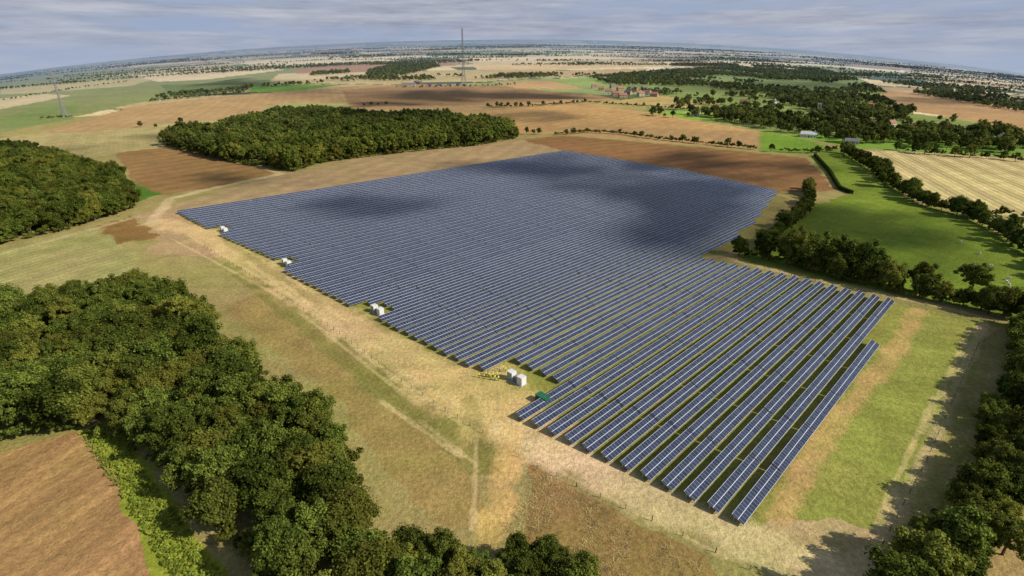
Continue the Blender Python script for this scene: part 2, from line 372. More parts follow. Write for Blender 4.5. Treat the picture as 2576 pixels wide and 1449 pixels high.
def scatter(name,pts,scale,c,zs=1.0,sink=0.1):
    pts=np.asarray(pts)
    if len(pts)==0: return
    n=len(pts); sl=np.asarray(scale)*np.ones(n)
    z=hgt(pts[:,0],pts[:,1])-sink
    me=bpy.data.meshes.new(name); me.from_pydata(np.column_stack([pts,z]).tolist(),[],[])
    for nm,ty,arr in(('sc','FLOAT',sl.astype(np.float32)),('rz','FLOAT',rng.uniform(0,6.28,n).astype(np.float32)),('ix','INT',rng.integers(0,len(c.objects),n).astype(np.int32))):
        a=me.attributes.new(nm,ty,'POINT'); a.data.foreach_set('value',arr)
    ob=bpy.data.objects.new(name,me); sc.collection.objects.link(ob)
    ng=bpy.data.node_groups.new(name+'_scatter','GeometryNodeTree')
    ng.interface.new_socket('Geometry',in_out='INPUT',socket_type='NodeSocketGeometry'); ng.interface.new_socket('Geometry',in_out='OUTPUT',socket_type='NodeSocketGeometry')
    gi=ng.nodes.new('NodeGroupInput'); g2=ng.nodes.new('NodeGroupOutput')
    ci=ng.nodes.new('GeometryNodeCollectionInfo'); ci.inputs['Collection'].default_value=c; ci.inputs['Separate Children'].default_value=True; ci.inputs['Reset Children'].default_value=True
    ip=ng.nodes.new('GeometryNodeInstanceOnPoints'); ip.inputs['Pick Instance'].default_value=True
    def na(nm,ty):
        q=ng.nodes.new('GeometryNodeInputNamedAttribute'); q.data_type=ty; q.inputs['Name'].default_value=nm
        return [o for o in q.outputs if o.enabled and o.name=='Attribute'][0]
    L=ng.links.new
    L(gi.outputs[0],ip.inputs['Points']); L(ci.outputs[0],ip.inputs['Instance']); L(na('ix','INT'),ip.inputs['Instance Index'])
    cr=ng.nodes.new('ShaderNodeCombineXYZ'); L(na('rz','FLOAT'),cr.inputs['Z']); L(cr.outputs[0],ip.inputs['Rotation'])
    cs=ng.nodes.new('ShaderNodeCombineXYZ'); s_=na('sc','FLOAT'); L(s_,cs.inputs['X']); L(s_,cs.inputs['Y'])
    mz=ng.nodes.new('ShaderNodeMath'); mz.operation='MULTIPLY'; mz.inputs[1].default_value=zs; L(s_,mz.inputs[0]); L(mz.outputs[0],cs.inputs['Z']); L(cs.outputs[0],ip.inputs['Scale'])
    L(ip.outputs[0],g2.inputs[0])
    md=ob.modifiers.new('scatter','NODES'); md.node_group=ng
    return ob
def fill(poly,sp,j=.38):
    lo=poly.min(0);hi=poly.max(0)
    xs=np.arange(lo[0],hi[0]+sp,sp);ys=np.arange(lo[1],hi[1]+sp*.87,sp*.87)
    gx,gy=np.meshgrid(xs,ys); gx=gx+(np.arange(len(ys))%2)[:,None]*sp*.5
    p=np.column_stack([gx.ravel(),gy.ravel()]); p=p+rng.uniform(-j,j,p.shape)*sp
    return p[pip(p[:,0],p[:,1],poly)]
def along(pl,sp,w=0):
    out=[]
    for a,b_ in zip(pl[:-1],pl[1:]):
        L=np.linalg.norm(b_-a); n=max(1,int(L/sp))
        for k in range(n):
            out.append(a+(b_-a)*(k+rng.uniform(-.3,.3))/n+rng.uniform(-1,1,2)*w)
    return np.array(out)
U=lambda n,a,b_: rng.uniform(a,b_,n)
def canopy(p,a,b_,ns=25,sd=60):
    return (a+(b_-a)*np.clip(vnoise(p[:,0],p[:,1],ns,sd)*.5+rng.uniform(0,1,len(p))*.5,0,1))
# near wood (bottom left)
W1=G([(-250,860),(0,800),(110,800),(250,775),(345,735),(455,775),(530,860),(660,975),(810,1085),(880,1180),(885,1270),(890,1340),(960,1400),(1060,1480),(1060,1700),(800,1750),(740,1580),(620,1400),(490,1240),(385,1145),(290,1100),(195,1076),(150,1085),(0,1110),(-250,1170)])
p=fill(W1,6.0); scatter('woodland',p,canopy(p,.5,1.25),C_near)
W1b=G([(890,1350),(1010,1400),(1130,1435),(1180,1440),(1290,1405),(1370,1412),(1480,1500),(1480,1700),(900,1700)])
p=fill(W1b,4.0); scatter('woodland',p,canopy(p,.42,.78),C_near)
e=along(np.vstack([W1,W1[:1]]),2.6,1.0); scatter('woodland_edge_shrubs',e,U(len(e),.6,1.4),C_shrub)
# left wood
W2=G([(-350,470),(0,395),(80,398),(180,425),(250,440),(300,462),(332,500),(338,524),(180,576),(0,616),(-300,720)])
p=fill(W2,6.2); scatter('woodland',p,canopy(p,.6,1.35),C_near)
e=along(W2,3,1.0); scatter('woodland_edge_shrubs',e,U(len(e),.8,1.7),C_shrub)
# central wood
W3=G([(418,366),(440,350),(560,328),(700,292),(760,288),(920,300),(1100,305),(1285,330),(1300,348),(1200,367),(1050,380),(900,398),(800,412),(740,432),(680,422),(600,412),(480,384)])
p=fill(W3,7.4); scatter('woodland',p,canopy(p,.6,1.5,30),C_mid)
e=along(np.vstack([W3,W3[:1]]),3.5,1.0); scatter('woodland_edge_shrubs',e,U(len(e),.8,1.7),C_shrub)
def hedge(name,pts,tsp,tsc,ssp=2.2,w=1.5,c=C_near,ssc=(.8,1.4)):
    pl=G(pts)
    if tsp: 
        t=along(pl,tsp,w); scatter(name,t,U(len(t),*tsc),c)
    if ssp:
        s=along(pl,ssp,w*.6); scatter(name if not tsp else name+'_understorey',s,U(len(s),*ssc),C_shrub)
hedge('hedgerow_trees',[(2600,815),(2570,950),(2510,1100),(2460,1220),(2390,1350),(2310,1480),(2250,1620)],4.4,(.4,1.05),2,3)
hedge('hedgerow_trees',[(2640,900),(2560,1130),(2500,1290),(2410,1430),(2340,1580)],4.8,(.5,1.05),2.5,3)
hedge('hedgerow_trees',[(2680,850),(2620,1000)],6,(.8,1.1),2.5,4)
hedge('hedgerow_trees',[(1860,645),(1930,655),(2000,668),(2100,700),(2200,722),(2300,748),(2400,765),(2560,805),(2640,830)],4.2,(.45,1.05),1.4,3)
hedge('hedgerow_trees',[(1990,655),(2100,686),(2250,722)],5,(.9,1.3),1.8,3)
hedge('hedgerow_trees',[(2030,478),(2035,520),(2000,560),(1940,600),(1915,635)],4.5,(.4,.72),1.5,2)
hedge('hedgerow_trees',[(2120,385),(2200,432),(2250,475),(2330,520),(2430,545),(2500,580),(2600,650),(2700,720)],6.0,(.4,1.0),1.6,2.5,C_near)
hedge('hedgerow_trees',[(1400,340),(1480,334),(1560,338),(1660,352),(1760,362),(1910,378)],9,(.3,.65),3,1.5,C_mid)
hedge('hedgerow_trees',[(1230,271),(1345,268)],10,(.5,.8),4,3,C_mid)
hedge('hedgerow_trees',[(1345,268),(1480,258),(1520,262),(1800,282)],18,(.3,.7),4,2,C_mid)
hedge('hedgerow_trees',[(910,268),(1000,264)],14,(.4,.7),0,2,C_far)
hedge('hedgerow_trees',[(380,256),(450,250),(560,240),(620,232)],9,(.5,.9),5,6,C_far)
hedge('hedgerow_trees',[(110,300),(190,296)],14,(.4,.7),5,2,C_far)
hedge('hedgerow_trees',[(0,256),(200,222),(330,205)],24,(.4,.7),0,2,C_far)
hedge('hedgerow_trees',[(2250,378),(2330,388),(2480,398)],9,(.5,.9),4,5,C_mid)
hedge('hedgerow_trees',[(2480,398),(2576,408),(2700,420)],12,(.4,.8),4,3,C_mid)
hedge('hedgerow_trees',[(1960,382),(2040,386),(2110,378)],14,(.4,.7),4,2,C_mid)
hedge('hedgerow_trees',[(2440,545),(2530,545),(2640,562)],12,(.3,.5),3,1.5,C_mid)
def lone(name,px,py,s,proto):
    g=ground(px,py); o=bpy.data.objects.new(name,proto.data); o.location=(g[0],g[1],float(hgt(*g))-.1); o.scale=(s,)*3; o.rotation_euler[2]=random.uniform(0,6)
    sc.collection.objects.link(o)
P_=list(C_near.objects)
for k,(a,b_,s) in enumerate([(354,320,.6),(393,322,.4),(455,308,.55),(1325,338,.6),(1342,338,.5),(1356,338,.6),(2225,470,1.0),(2405,545,.95),(428,345,.5),(2440,740,1.05),(2310,735,.95)]):
    lone('oak_tree',a,b_,s,P_[k%5])
def region(poly,sp,thr,nsc=120,seed=20):
    pl=G(poly); p=fill(pl,sp)
    n=vnoise(p[:,0],p[:,1],nsc,seed)*.6+vnoise(p[:,0],p[:,1],nsc/3,seed+1)*.4
    return p[n>thr]
V1=region([(1630,292),(1660,262),(1800,240),(1950,232),(2200,250),(2290,285),(2430,308),(2640,350),(2640,392),(2480,385),(2300,372),(2110,366),(1960,332),(1830,308)],11.5,.47,nsc=80)
scatter('village_trees',V1,U(len(V1),.4,1.25),C_mid)
V2=region([(1640,250),(1480,195),(1700,178),(1900,166),(2050,172),(2150,200),(2230,236),(1950,236),(1800,244)],13,.46,nsc=140,seed=24)
V3=region([(640,222),(800,212),(900,205),(1180,203),(1420,196),(1500,190),(1480,186),(1160,192),(900,196),(700,212)],15,.48,nsc=150,seed=26)
V4=region([(920,196),(930,178),(980,166),(1090,160),(1110,168),(1020,190)],13,.1,seed=27)
V5=region([(2290,236),(2350,232),(2620,275),(2640,296),(2500,272)],13,.15,seed=28)
V6=region([(2080,205),(2300,225),(2576,262),(2700,290),(2700,262),(2400,205),(2200,185),(2050,180)],20,.52,nsc=300,seed=29)
V7=region([(1690,168),(1860,168),(1850,162),(1690,162)],14,.1,seed=31)
V8=region([(780,192),(880,185),(880,178),(790,184)],14,.1,seed=32)
V9=region([(380,250),(620,228),(640,220),(560,228),(420,242)],13,.35,seed=33)
far_pts=[V2,V3,V4,V5,V6,V7,V8,V9]
for k in range(95):
    a=rng.uniform(-.8,.8); r0=math.exp(rng.uniform(math.log(2600),math.log(9000)))
    c=np.array([math.sin(a)*r0,math.cos(a)*r0]); th=.25+rng.normal()*.15; L=rng.uniform(150,500)*(r0/2500)**.6
    d=np.array([math.cos(th),math.sin(th)])*L
    far_pts.append(along(np.array([c-d,c+d]),9*(r0/2500)**.6,3))
for k in range(30):
    a=rng.uniform(-.8,.8); r0=math.exp(rng.uniform(math.log(2600),math.log(9000)))
    c=np.array([math.sin(a)*r0,math.cos(a)*r0]); n=int(rng.uniform(60,180)); sg=rng.uniform(60,130)*(r0/2500)**.7
    q=rng.normal(size=(n,2))*[sg,sg*.4]; th=rng.uniform(-.5,.8); q=q@np.array([[math.cos(th),math.sin(th)],[-math.sin(th),math.cos(th)]]); far_pts.append(c+q)
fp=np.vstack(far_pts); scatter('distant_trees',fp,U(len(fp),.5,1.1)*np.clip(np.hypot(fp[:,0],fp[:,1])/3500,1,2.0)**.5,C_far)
print('far trees',len(fp),'village',len(V1))
WP=G([(205,1092),(285,1085),(400,1240),(560,1449),(640,1560),(480,1560),(400,1400),(320,1270)])
p=fill(WP,.8); scatter('weeds',p,U(len(p),.4,.9),C_weed)
TP=G([(1335,1170),(1560,1300),(1760,1400),(1850,1500),(1300,1500),(1270,1330)])
p=fill(TP,1.0); nn=vnoise(p[:,0],p[:,1],6,41); p=p[nn>.3]; scatter('dry_grass',p,U(len(p),.6,1.4),C_tuft)
TP=G([(560,790),(700,760),(900,930),(1150,1120),(1230,1200),(1220,1400),(1000,1330),(930,1130),(860,1000)])
p=fill(TP,1.5); nn=vnoise(p[:,0],p[:,1],9,40); p=p[nn>.5]; scatter('dry_grass',p,U(len(p),.4,.9),C_tuft)
# ---------------------------------------------------------------- clipped hedge
hm=leaf_mat('clipped_hedge',(0.03,.045,.012),(.07,.09,.02),(.06,.07,.02))
pl=G([(2050,392),(2085,432),(2112,476),(2142,488)])
def ribbon_box(name,pl,w,h,m):
    vs=[];fs=[]
    step=[]
    for a,b_ in zip(pl[:-1],pl[1:]):
        n=max(2,int(np.linalg.norm(b_-a)/1.5))
        for k in range(n): step.append(a+(b_-a)*k/n)
    step.append(pl[-1]); step=np.array(step)
    for k,q in enumerate(step):
        d=step[min(k+1,len(step)-1)]-step[max(k-1,0)]; d/=np.linalg.norm(d); nr=np.array([-d[1],d[0]])
        z=float(hgt(*q)); ww=w/2*(1+rng.uniform(-.15,.15)); hh=h*(1+rng.uniform(-.1,.1))
        for s,zz in((-1,0),(-1,.8),(-.7,1),(.7,1),(1,.8),(1,0)):
            pt=q+nr*s*ww; vs.append((pt[0],pt[1],z+zz*hh))
    for k in range(len(step)-1):
        for c in range(5): o=k*6+c; fs.append((o,o+1,o+7,o+6))
    return new_mesh(name,vs,fs,[m])
o=ribbon_box('clipped_hedge',pl,2.2,2.2,hm)
s=along(pl,1.2,.5); scatter('clipped_hedge_foliage',s,U(len(s),.55,.7),C_shrub)
# ---------------------------------------------------------------- solar panels
m,nt,b=mat('solar_modules'); M_sol=m
uv=N(nt,'ShaderNodeUVMap'); sp=N(nt,'ShaderNodeSeparateXYZ'); nt.links.new(uv.outputs[0],sp.inputs[0])
def band(sock,per,wd):
    fr=math_n(nt,'FRACT',math_n(nt,'DIVIDE',sock,per)); d=math_n(nt,'ABSOLUTE',math_n(nt,'SUBTRACT',fr,.5))
    return math_n(nt,'GREATER_THAN',d,.5-wd/per/2)
l1=band(sp.outputs[0],1.0,.05); l2=band(sp.outputs[1],1.0,.085); l3=math_n(nt,'MULTIPLY',math_n(nt,'MAXIMUM',band(sp.outputs[0],1/6,.012),band(sp.outputs[1],1/10,.009)),.10)
lin=math_n(nt,'MAXIMUM',math_n(nt,'MAXIMUM',math_n(nt,'MULTIPLY',l1,.5),l2),l3)
fl=N(nt,'ShaderNodeVectorMath',operation='FLOOR'); nt.links.new(uv.outputs[0],fl.inputs[0]); wn=N(nt,'ShaderNodeTexWhiteNoise'); nt.links.new(fl.outputs[0],wn.inputs['Vector'])
pv=N(nt,'ShaderNodeMix',data_type='RGBA'); pv.inputs[6].default_value=(.017,.024,.050,1); pv.inputs[7].default_value=(.034,.046,.088,1); nt.links.new(wn.outputs['Value'],pv.inputs[0])
mx=N(nt,'ShaderNodeMix',data_type='RGBA'); mx.inputs[7].default_value=(.58,.61,.67,1); nt.links.new(lin,mx.inputs[0]); nt.links.new(pv.outputs[2],mx.inputs[6]); nt.links.new(mx.outputs[2],b.inputs['Base Color'])
b.inputs['Roughness'].default_value=.22; b.inputs['IOR'].default_value=1.42; b.inputs['Specular IOR Level'].default_value=.38
M_alu=flat('galvanised_steel',(.5,.51,.53),.45,.1,3,.6)
M_back=flat('panel_backsheet',(.12,.125,.13),.7,.1,3)
A0,A1,A2=ground(1862,1308),ground(1318,1052),ground(458,537)
azn=math.atan2(*(ground(2262,770)-ground(1840,1300))); azf=math.atan2(*(ground(1412,385)-ground(458,537)))
def dirv(a): return np.array([math.sin(a),math.cos(a)])
def nrm(a): return np.array([math.cos(a),-math.sin(a)])
pitch=abs((A1-A0)@nrm(azn))/11; nfar=round(abs((A2-A1)@nrm((azn+azf)/2))/pitch)
print('pitch',pitch,'rows',12+nfar,'A',A0,A1,A2)
anch=[A0+(A1-A0)*k/11 for k in range(12)]+[A1+(A2-A1)*k/nfar for k in range(1,nfar+1)]
NT=len(anch)
PP=G([(1850,1322),(1300,1057),(1312,1044),(1398,998),(1425,976),(1290,915),(1200,938),(948,808),(990,785),(955,765),(885,777),(708,684),(752,664),(725,651),(700,661),(550,594),(588,579),(562,570),(525,580),(446,538),(452,530),(1412,381),(1440,386),(1700,428),(1958,484),(1945,500),(1915,540),(1895,566),(1838,612),(1745,652),(2010,705),(2268,768),(2085,1043),(2095,1052),(1890,1330)])
W=pitch*.58; TILT=math.radians(22); LOW=.75
def boxv(vs,fs,c,ax,ay,az_,hx,hy,hz_):
    o=len(vs)
    for sx,sy,sz in((-1,-1,-1),(1,-1,-1),(1,1,-1),(-1,1,-1),(-1,-1,1),(1,-1,1),(1,1,1),(-1,1,1)):
        vs.append(c+ax*hx*sx+ay*hy*sy+az_*hz_*sz)
    fs.extend([(o,o+3,o+2,o+1),(o+4,o+5,o+6,o+7),(o,o+1,o+5,o+4),(o+1,o+2,o+6,o+5),(o+2,o+3,o+7,o+6),(o+3,o,o+4,o+7)])
nrows=0
for k,a in enumerate(anch):
    t=k/(NT-1); aa=azn+(azf-azn)*t; d=dirv(aa); n=nrm(aa)
    ss=np.arange(-60,600,.5); q=a+np.outer(ss,d); ins=pip(q[:,0],q[:,1],PP)
    ed=np.diff(ins.astype(int)); st_=ss[1:][ed==1]; en=ss[1:][ed==-1]
    vs=[];fs=[];mi=[];uvs=[]
    d3=np.array([*d,0.]); up=np.array([*(-n*math.cos(TILT)),math.sin(TILT)]); nn3=np.cross(d3,up)
    if nn3[2]<0: nn3=-nn3
    for s0,s1 in zip(st_,en):
        if s1-s0<6: continue
        L=s1-s0; nt_=max(1,round(L/20)); tl=L/nt_
        for ti in range(nt_):
            a0=s0+ti*tl; a1=a0+tl-.3; jz=rng.uniform(-.05,.05)
            c=np.array([*(a+d*(a0+a1)/2),LOW+W*math.sin(TILT)/2+jz])
            o=len(fs); boxv(vs,fs,c,d3,up,nn3,(a1-a0)/2,W/2,.03)
            for fi in range(6):
                if fi==1:
                    uvs+= [(a0,0),(a1,0),(a1,2),(a0,2)]; mi.append(0)
                else:
                    uvs+=[(.5,.5)]*4; mi.append(2 if fi==0 else 1)
            npst=max(2,int(tl/4.2))
            for pi in range(npst+1):
                sa_=a0+.3+(a1-a0-.6)*pi/npst
                for off in(-.3,.3):
                    zt=LOW+W*math.sin(TILT)*(.5+off)-.05; pc=a+d*sa_-n*math.cos(TILT)*W*off
                    boxv(vs,fs,np.array([*pc,zt/2]),np.array([1.,0,0]),np.array([0,1.,0]),np.array([0,0,1.]),.05,.05,zt/2); mi+=[1]*6; uvs+=[(.5,.5)]*24
            for off in(-.3,.3):
                c2=np.array([*(a+d*(a0+a1)/2),LOW+W*math.sin(TILT)/2])+up*W*off-nn3*.09
                boxv(vs,fs,c2,d3,up,nn3,(a1-a0)/2-.05,.04,.05); mi+=[1]*6; uvs+=[(.5,.5)]*24
    if not fs: continue
    ob=new_mesh('solar_panel_row',vs,fs,[M_sol,M_alu,M_back]); ob.data.polygons.foreach_set('material_index',mi)
    ul=ob.data.uv_layers.new(name='UVMap'); ul.data.foreach_set('uv',np.array(uvs,np.float32).ravel()); nrows+=1
print('rows built',nrows)
# ---------------------------------------------------------------- small builder
def empty(name,x,y,rot=0,z=None,s=1.0):
    e=bpy.data.objects.new(name,None); e.location=(x,y,float(hgt(x,y)) if z is None else z); e.rotation_euler[2]=rot; e.scale=(s,s,s); sc.collection.objects.link(e); return e
def part(par,name,boxes,m,bev=0):
    vs=[];fs=[]
    I=np.eye(3)
    for (x,y,z,sx,sy,sz) in boxes: boxv(vs,fs,np.array([x,y,z],float),I[0],I[1],I[2],sx/2,sy/2,sz/2)
    o=new_mesh(name,vs,fs,[m]); o.parent=par
    if bev: md=o.modifiers.new('b','BEVEL'); md.width=bev; md.segments=2
    return o
M_white=flat('white_cabinet_paint',(.66,.67,.66),.45,.05,1)
M_grey=flat('grey_louvre',(.28,.29,.30),.5,.1,4)
M_conc=flat('concrete',(.36,.34,.30),.9,.15,2)
M_green=flat('green_cabinet_paint',(.015,.13,.055),.45,.1,1)
M_dgreen=flat('dark_green_trim',(.015,.10,.045),.5,.1,1)
M_dark=flat('dark_glass',(.03,.035,.04),.3,.1,2)
edge_dir=(A2-A1)/np.linalg.norm(A2-A1)
rot_e=math.atan2(edge_dir[1],edge_dir[0])
def station(px,py,s=.80):
    g=ground(px,py); e=empty('inverter_station',g[0],g[1],rot_e+math.pi,None,s)
    part(e,'plinth',[(0,0,.12,7.4,3.2,.24)],M_conc)
    for nm,x in(('inverter_cabinet',-2.2),('transformer_cabinet',2.35)):
        part(e,nm,[(x,0,1.64,2.3,2.2,2.8)],M_white,.04)
        part(e,nm+'_roof',[(x,0,3.10,2.42,2.32,.12)],M_white,.03)
    for sgn in(-1,1):
        part(e,'cabinet_doors',[(-2.75,sgn*1.12,1.55,.95,.05,2.3),(-1.65,sgn*1.12,1.55,.95,.05,2.3)],M_grey)
        part(e,'louvres',[(-2.75+dx,sgn*1.16,.8+.22*i_,.8,.04,.1) for i_ in range(8) for dx in(0,1.1)],M_alu)
        part(e,'transformer_door',[(2.35,sgn*1.12,1.5,1.6,.04,2.2)],M_white)
    part(e,'transformer',[(0.1,0,1.1,1.5,1.5,1.7),(0.1,0,2.1,1.2,1.2,.3)],M_grey,.04)
    part(e,'cooling_fins',[(-.55+.19*i_,sg*.9,1.1,.06,.3,1.3) for i_ in range(8) for sg in(-1,1)],M_grey)
    part(e,'bushings',[(-.3,0,2.45,.14,.14,.4),(0.1,0,2.45,.14,.14,.4),(.5,0,2.45,.14,.14,.4)],M_conc)
station(1299,960); station(950,788); station(722,668); station(565,584)
def substation(px,py):
    g=ground(px,py); e=empty('green_substation_cabin',g[0],g[1],rot_e+math.pi,None,.74)
    part(e,'plinth',[(0,0,.1,4.8,3.2,.2)],M_conc)
    part(e,'body',[(-.4,0,1.3,3.4,2.6,2.2)],M_green,.04)
    part(e,'side_cabinet',[(1.85,.1,1.1,1.0,2.0,1.8)],M_green,.04)
    part(e,'roof',[(-.4,0,2.5,3.7,2.9,.16),(1.9,.1,2.07,1.15,2.2,.12)],M_green,.03)
    part(e,'doors',[(-1.2,-1.32,1.25,1.4,.05,1.9),(.35,-1.32,1.25,1.4,.05,1.9),(-1.2,1.32,1.25,1.4,.05,1.9),(.35,1.32,1.25,1.4,.05,1.9)],M_dgreen)
    part(e,'vents',[(-1.2,-1.36,1.8,1.,.04,.4),(.35,-1.36,1.8,1.,.04,.4)],M_dark)
substation(1364,1010)
# ---------------------------------------------------------------- masts
M_mast=flat('mast_steel',(.22,.21,.22),.6,.1,.1)
def mast(px,py,ytop,wd,guy=True):
    g=ground(px,py); dp=depth(g[0],g[1]); z0=float(hgt(*g))
    lo,hi=10,900
    for _ in range(40):
        h=(lo+hi)/2; rel=np.array([g[0],g[1],z0+h-H]); zz=rel[1]*CP-rel[2]*SP; yy=-(rel[1]*SP+rel[2]*CP); py_=CY+F*yy/zz
        if py_>ytop: lo=h
        else: hi=h
    e=empty('lattice_mast',g[0],g[1],.4)
    vs=[];fs=[]
    def bar(a,b_,r):
        a=np.array(a,float);b_=np.array(b_,float);d=b_-a;L=np.linalg.norm(d);d/=L;u=np.cross(d,[.2,.3,.9]);u/=np.linalg.norm(u);v=np.cross(d,u)
        boxv(vs,fs,(a+b_)/2,u,v,d,r,r,L/2)
    ns=max(12,int(h/(wd*1.3)))
    def cor(z): 
        w=wd*(.45+ 1.6*max(0,(1-z/(h*.4)))**1.3+ .18*(1-z/h)); w*= .5
        return [(w,w,z),(-w,w,z),(-w,-w,z),(w,-w,z)]
    for k in range(ns):
        a=cor(h*k/ns); b_=cor(h*(k+1)/ns)
        for q in range(4):
            bar(a[q],b_[q],wd*.045); bar(a[q],b_[(q+1)%4],wd*.022); bar(a[q],a[(q+1)%4],wd*.022); bar(a[(q+1)%4],b_[q],wd*.022)
    bar((0,0,h),(0,0,h*1.04),wd*.05)
    o=new_mesh('lattice_tower',vs,fs,[M_mast]); o.parent=e
    vs2=[];fs2=[]
    vs,fs=vs2,fs2
    for zz in(.93,.8,.62):
        for q in range(6):
            t=q*math.pi/3; boxv(vs,fs,np.array([math.cos(t)*wd*.32,math.sin(t)*wd*.32,h*zz]),np.array([-math.sin(t),math.cos(t),0]),np.array([math.cos(t),math.sin(t),0]),np.array([0,0,1.]),wd*.05,wd*.04,wd*.2)
    o=new_mesh('antennas',vs,fs,[M_grey]); o.parent=e
    part(e,'equipment_hut',[(wd*2,0,1.2,4,3,2.4)],M_grey)
    part(e,'base',[(0,0,.2,wd*1.8,wd*1.8,.4)],M_grey)
    print('mast',h,dp)
mast(1167,214,72,5.0); mast(163,293,180,3.8)
# ---------------------------------------------------------------- buildings
def roofm(n,c): return flat(n,c,.85,.2,.6)
R_red=roofm('clay_tile_roof',(.30,.14,.09)); R_slate=roofm('slate_roof',(.14,.14,.155)); R_met=roofm('sheet_roof',(.50,.51,.51))
W_brick=flat('brick_wall',(.38,.25,.18),.9,.2,1); W_rend=flat('render_wall',(.74,.71,.64),.9,.08,1); W_stone=flat('stone_wall',(.46,.41,.32),.9,.2,.8)
def house(name,px,py,w,d,h,rh,wm,rm,rot):
    g=ground(px,py); e=empty(name,g[0],g[1],rot)
    vs=[(-w/2,-d/2,0),(w/2,-d/2,0),(w/2,d/2,0),(-w/2,d/2,0),(-w/2,-d/2,h),(w/2,-d/2,h),(w/2,d/2,h),(-w/2,d/2,h),(-w/2,0,h+rh),(w/2,0,h+rh)]
    o=new_mesh('walls',vs,[(0,1,5,4),(1,2,6,9,5),(2,3,7,6),(3,0,4,8,7)],[wm]); o.parent=e
    ov=.4; x=w/2+ov; y=d/2+ov; zb=h-ov*rh/(d/2)
    vs=[(-x,-y,zb),(x,-y,zb),(x,0,h+rh+.05),(-x,0,h+rh+.05),(x,y,zb),(-x,y,zb)]; vs+= [(a,b_,c+.2) for a,b_,c in vs]
    o=new_mesh('roof',vs,[(6,7,8,9),(9,8,10,11),(0,3,2,1),(3,5,4,2),(0,1,7,6),(4,5,11,10),(1,2,8,7),(2,4,10,8),(0,6,9,3),(3,9,11,5)],[rm]); o.parent=e
    nw=max(2,int(w/3)); ww=[]
    for fl_ in range(2 if h>4 else 1):
        for i_ in range(nw):
            x=-w/2+w*(i_+.5)/nw
            for sg in(-1,1): ww.append((x,sg*(d/2+.01),1.5+2.5*fl_,1.1,.1,1.2))
    part(e,'windows',ww,M_dark); part(e,'door',[(w*.05,-d/2-.03,1.05,1,.1,2.1)],M_dgreen)
    part(e,'chimney',[(w*.36,0,h+rh+.4,.8,.8,1.8)],wm)
rs=np.random.default_rng(3)
for (x,y) in [(1495,222),(1512,228),(1530,236),(1548,241),(1566,246),(1580,238),(1598,232),(1612,242),(1628,238),(1645,243),(1655,234),(1590,226),(1560,228),(1542,222),(1620,226)]:
    k=rs.integers(0,4); house(['brick_house','rendered_cottage','brick_house','stone_house'][k],x,y,rs.uniform(11,16),rs.uniform(7,9),5.2,3.4,[W_brick,W_rend,W_brick,W_stone][k],[R_red,R_red,R_slate,R_red][k],rs.uniform(-.8,.8))
for (x,y) in [(1945,262),(2110,288),(2130,282),(2400,342),(2420,338),(1750,292),(2180,300),(2240,318),(1870,262),(2300,330),(2520,352)]:
    k=rs.integers(0,4); house('brick_house',x,y,rs.uniform(9,12),7,4.6,3.0,[W_brick,W_rend,W_brick,W_stone][k],R_red if k!=1 else R_slate,rs.uniform(-.8,.8))
house('white_barn',2033,345,15,8,3.4,2.4,W_rend,R_met,-.5); house('barn',2140,362,12,7,3.2,2.2,W_stone,R_slate,-.3)
house('farm_barn',1030,216,28,14,4,3,W_stone,R_slate,.1); house('farm_barn',1052,211,20,12,4,3,W_brick,R_slate,.1); house('rendered_cottage',1262,202,14,8,5,3.0,W_rend,R_red,.1)
pv_=G([(1000,220),(1040,221),(1180,219),(1300,214)]); s=along(pv_,9,8); scatter('farm_trees',s,U(len(s),.35,.7),C_far)
g=ground(2057,290); e=empty('church',g[0],g[1],-.5)
part(e,'tower',[(0,0,8,5.5,5.5,16)],W_stone); part(e,'battlements',[(sx*2.3,sy*2.3,16.5,.85,.85,1.0) for sx in(-1,0,1) for sy in(-1,0,1) if (sx or sy)],W_stone)
part(e,'belfry_openings',[(0,s_*2.76,13,1.3,.1,2.4) for s_ in(-1,1)]+[(s_*2.76,0,13,.1,1.3,2.4) for s_ in(-1,1)],M_dark)
part(e,'nave',[(11.5,0,3.2,17,7.5,6.4)],W_stone)
o=new_mesh('nave_roof',[(3,-4,6.45),(20.2,-4,6.45),(20.2,4,6.45),(3,4,6.45),(3,0,10),(20.2,0,10)],[(0,1,5,4),(2,3,4,5),(1,2,5),(3,0,4)],[R_slate]); o.parent=e
M_trk=flat('tracker_panel',(.07,.09,.13),.5,.05,1)
for x,y in [(1080,216),(1105,216),(1130,215),(1153,214)]:
    g=ground(x,y); e=empty('solar_tracker',g[0],g[1],.1,None,.62)
    part(e,'post',[(0,0,3,.6,.6,6)],M_alu)
    o=new_mesh('panel_table',[(-9,-3,2),(9,-3,2),(9,3,10),(-9,3,10),(-9,-2.8,1.8),(9,-2.8,1.8),(9,3.2,9.8),(-9,3.2,9.8)],[(0,1,2,3),(7,6,5,4),(0,4,5,1),(2,6,7,3),(1,5,6,2),(0,3,7,4)],[M_trk]); o.parent=e
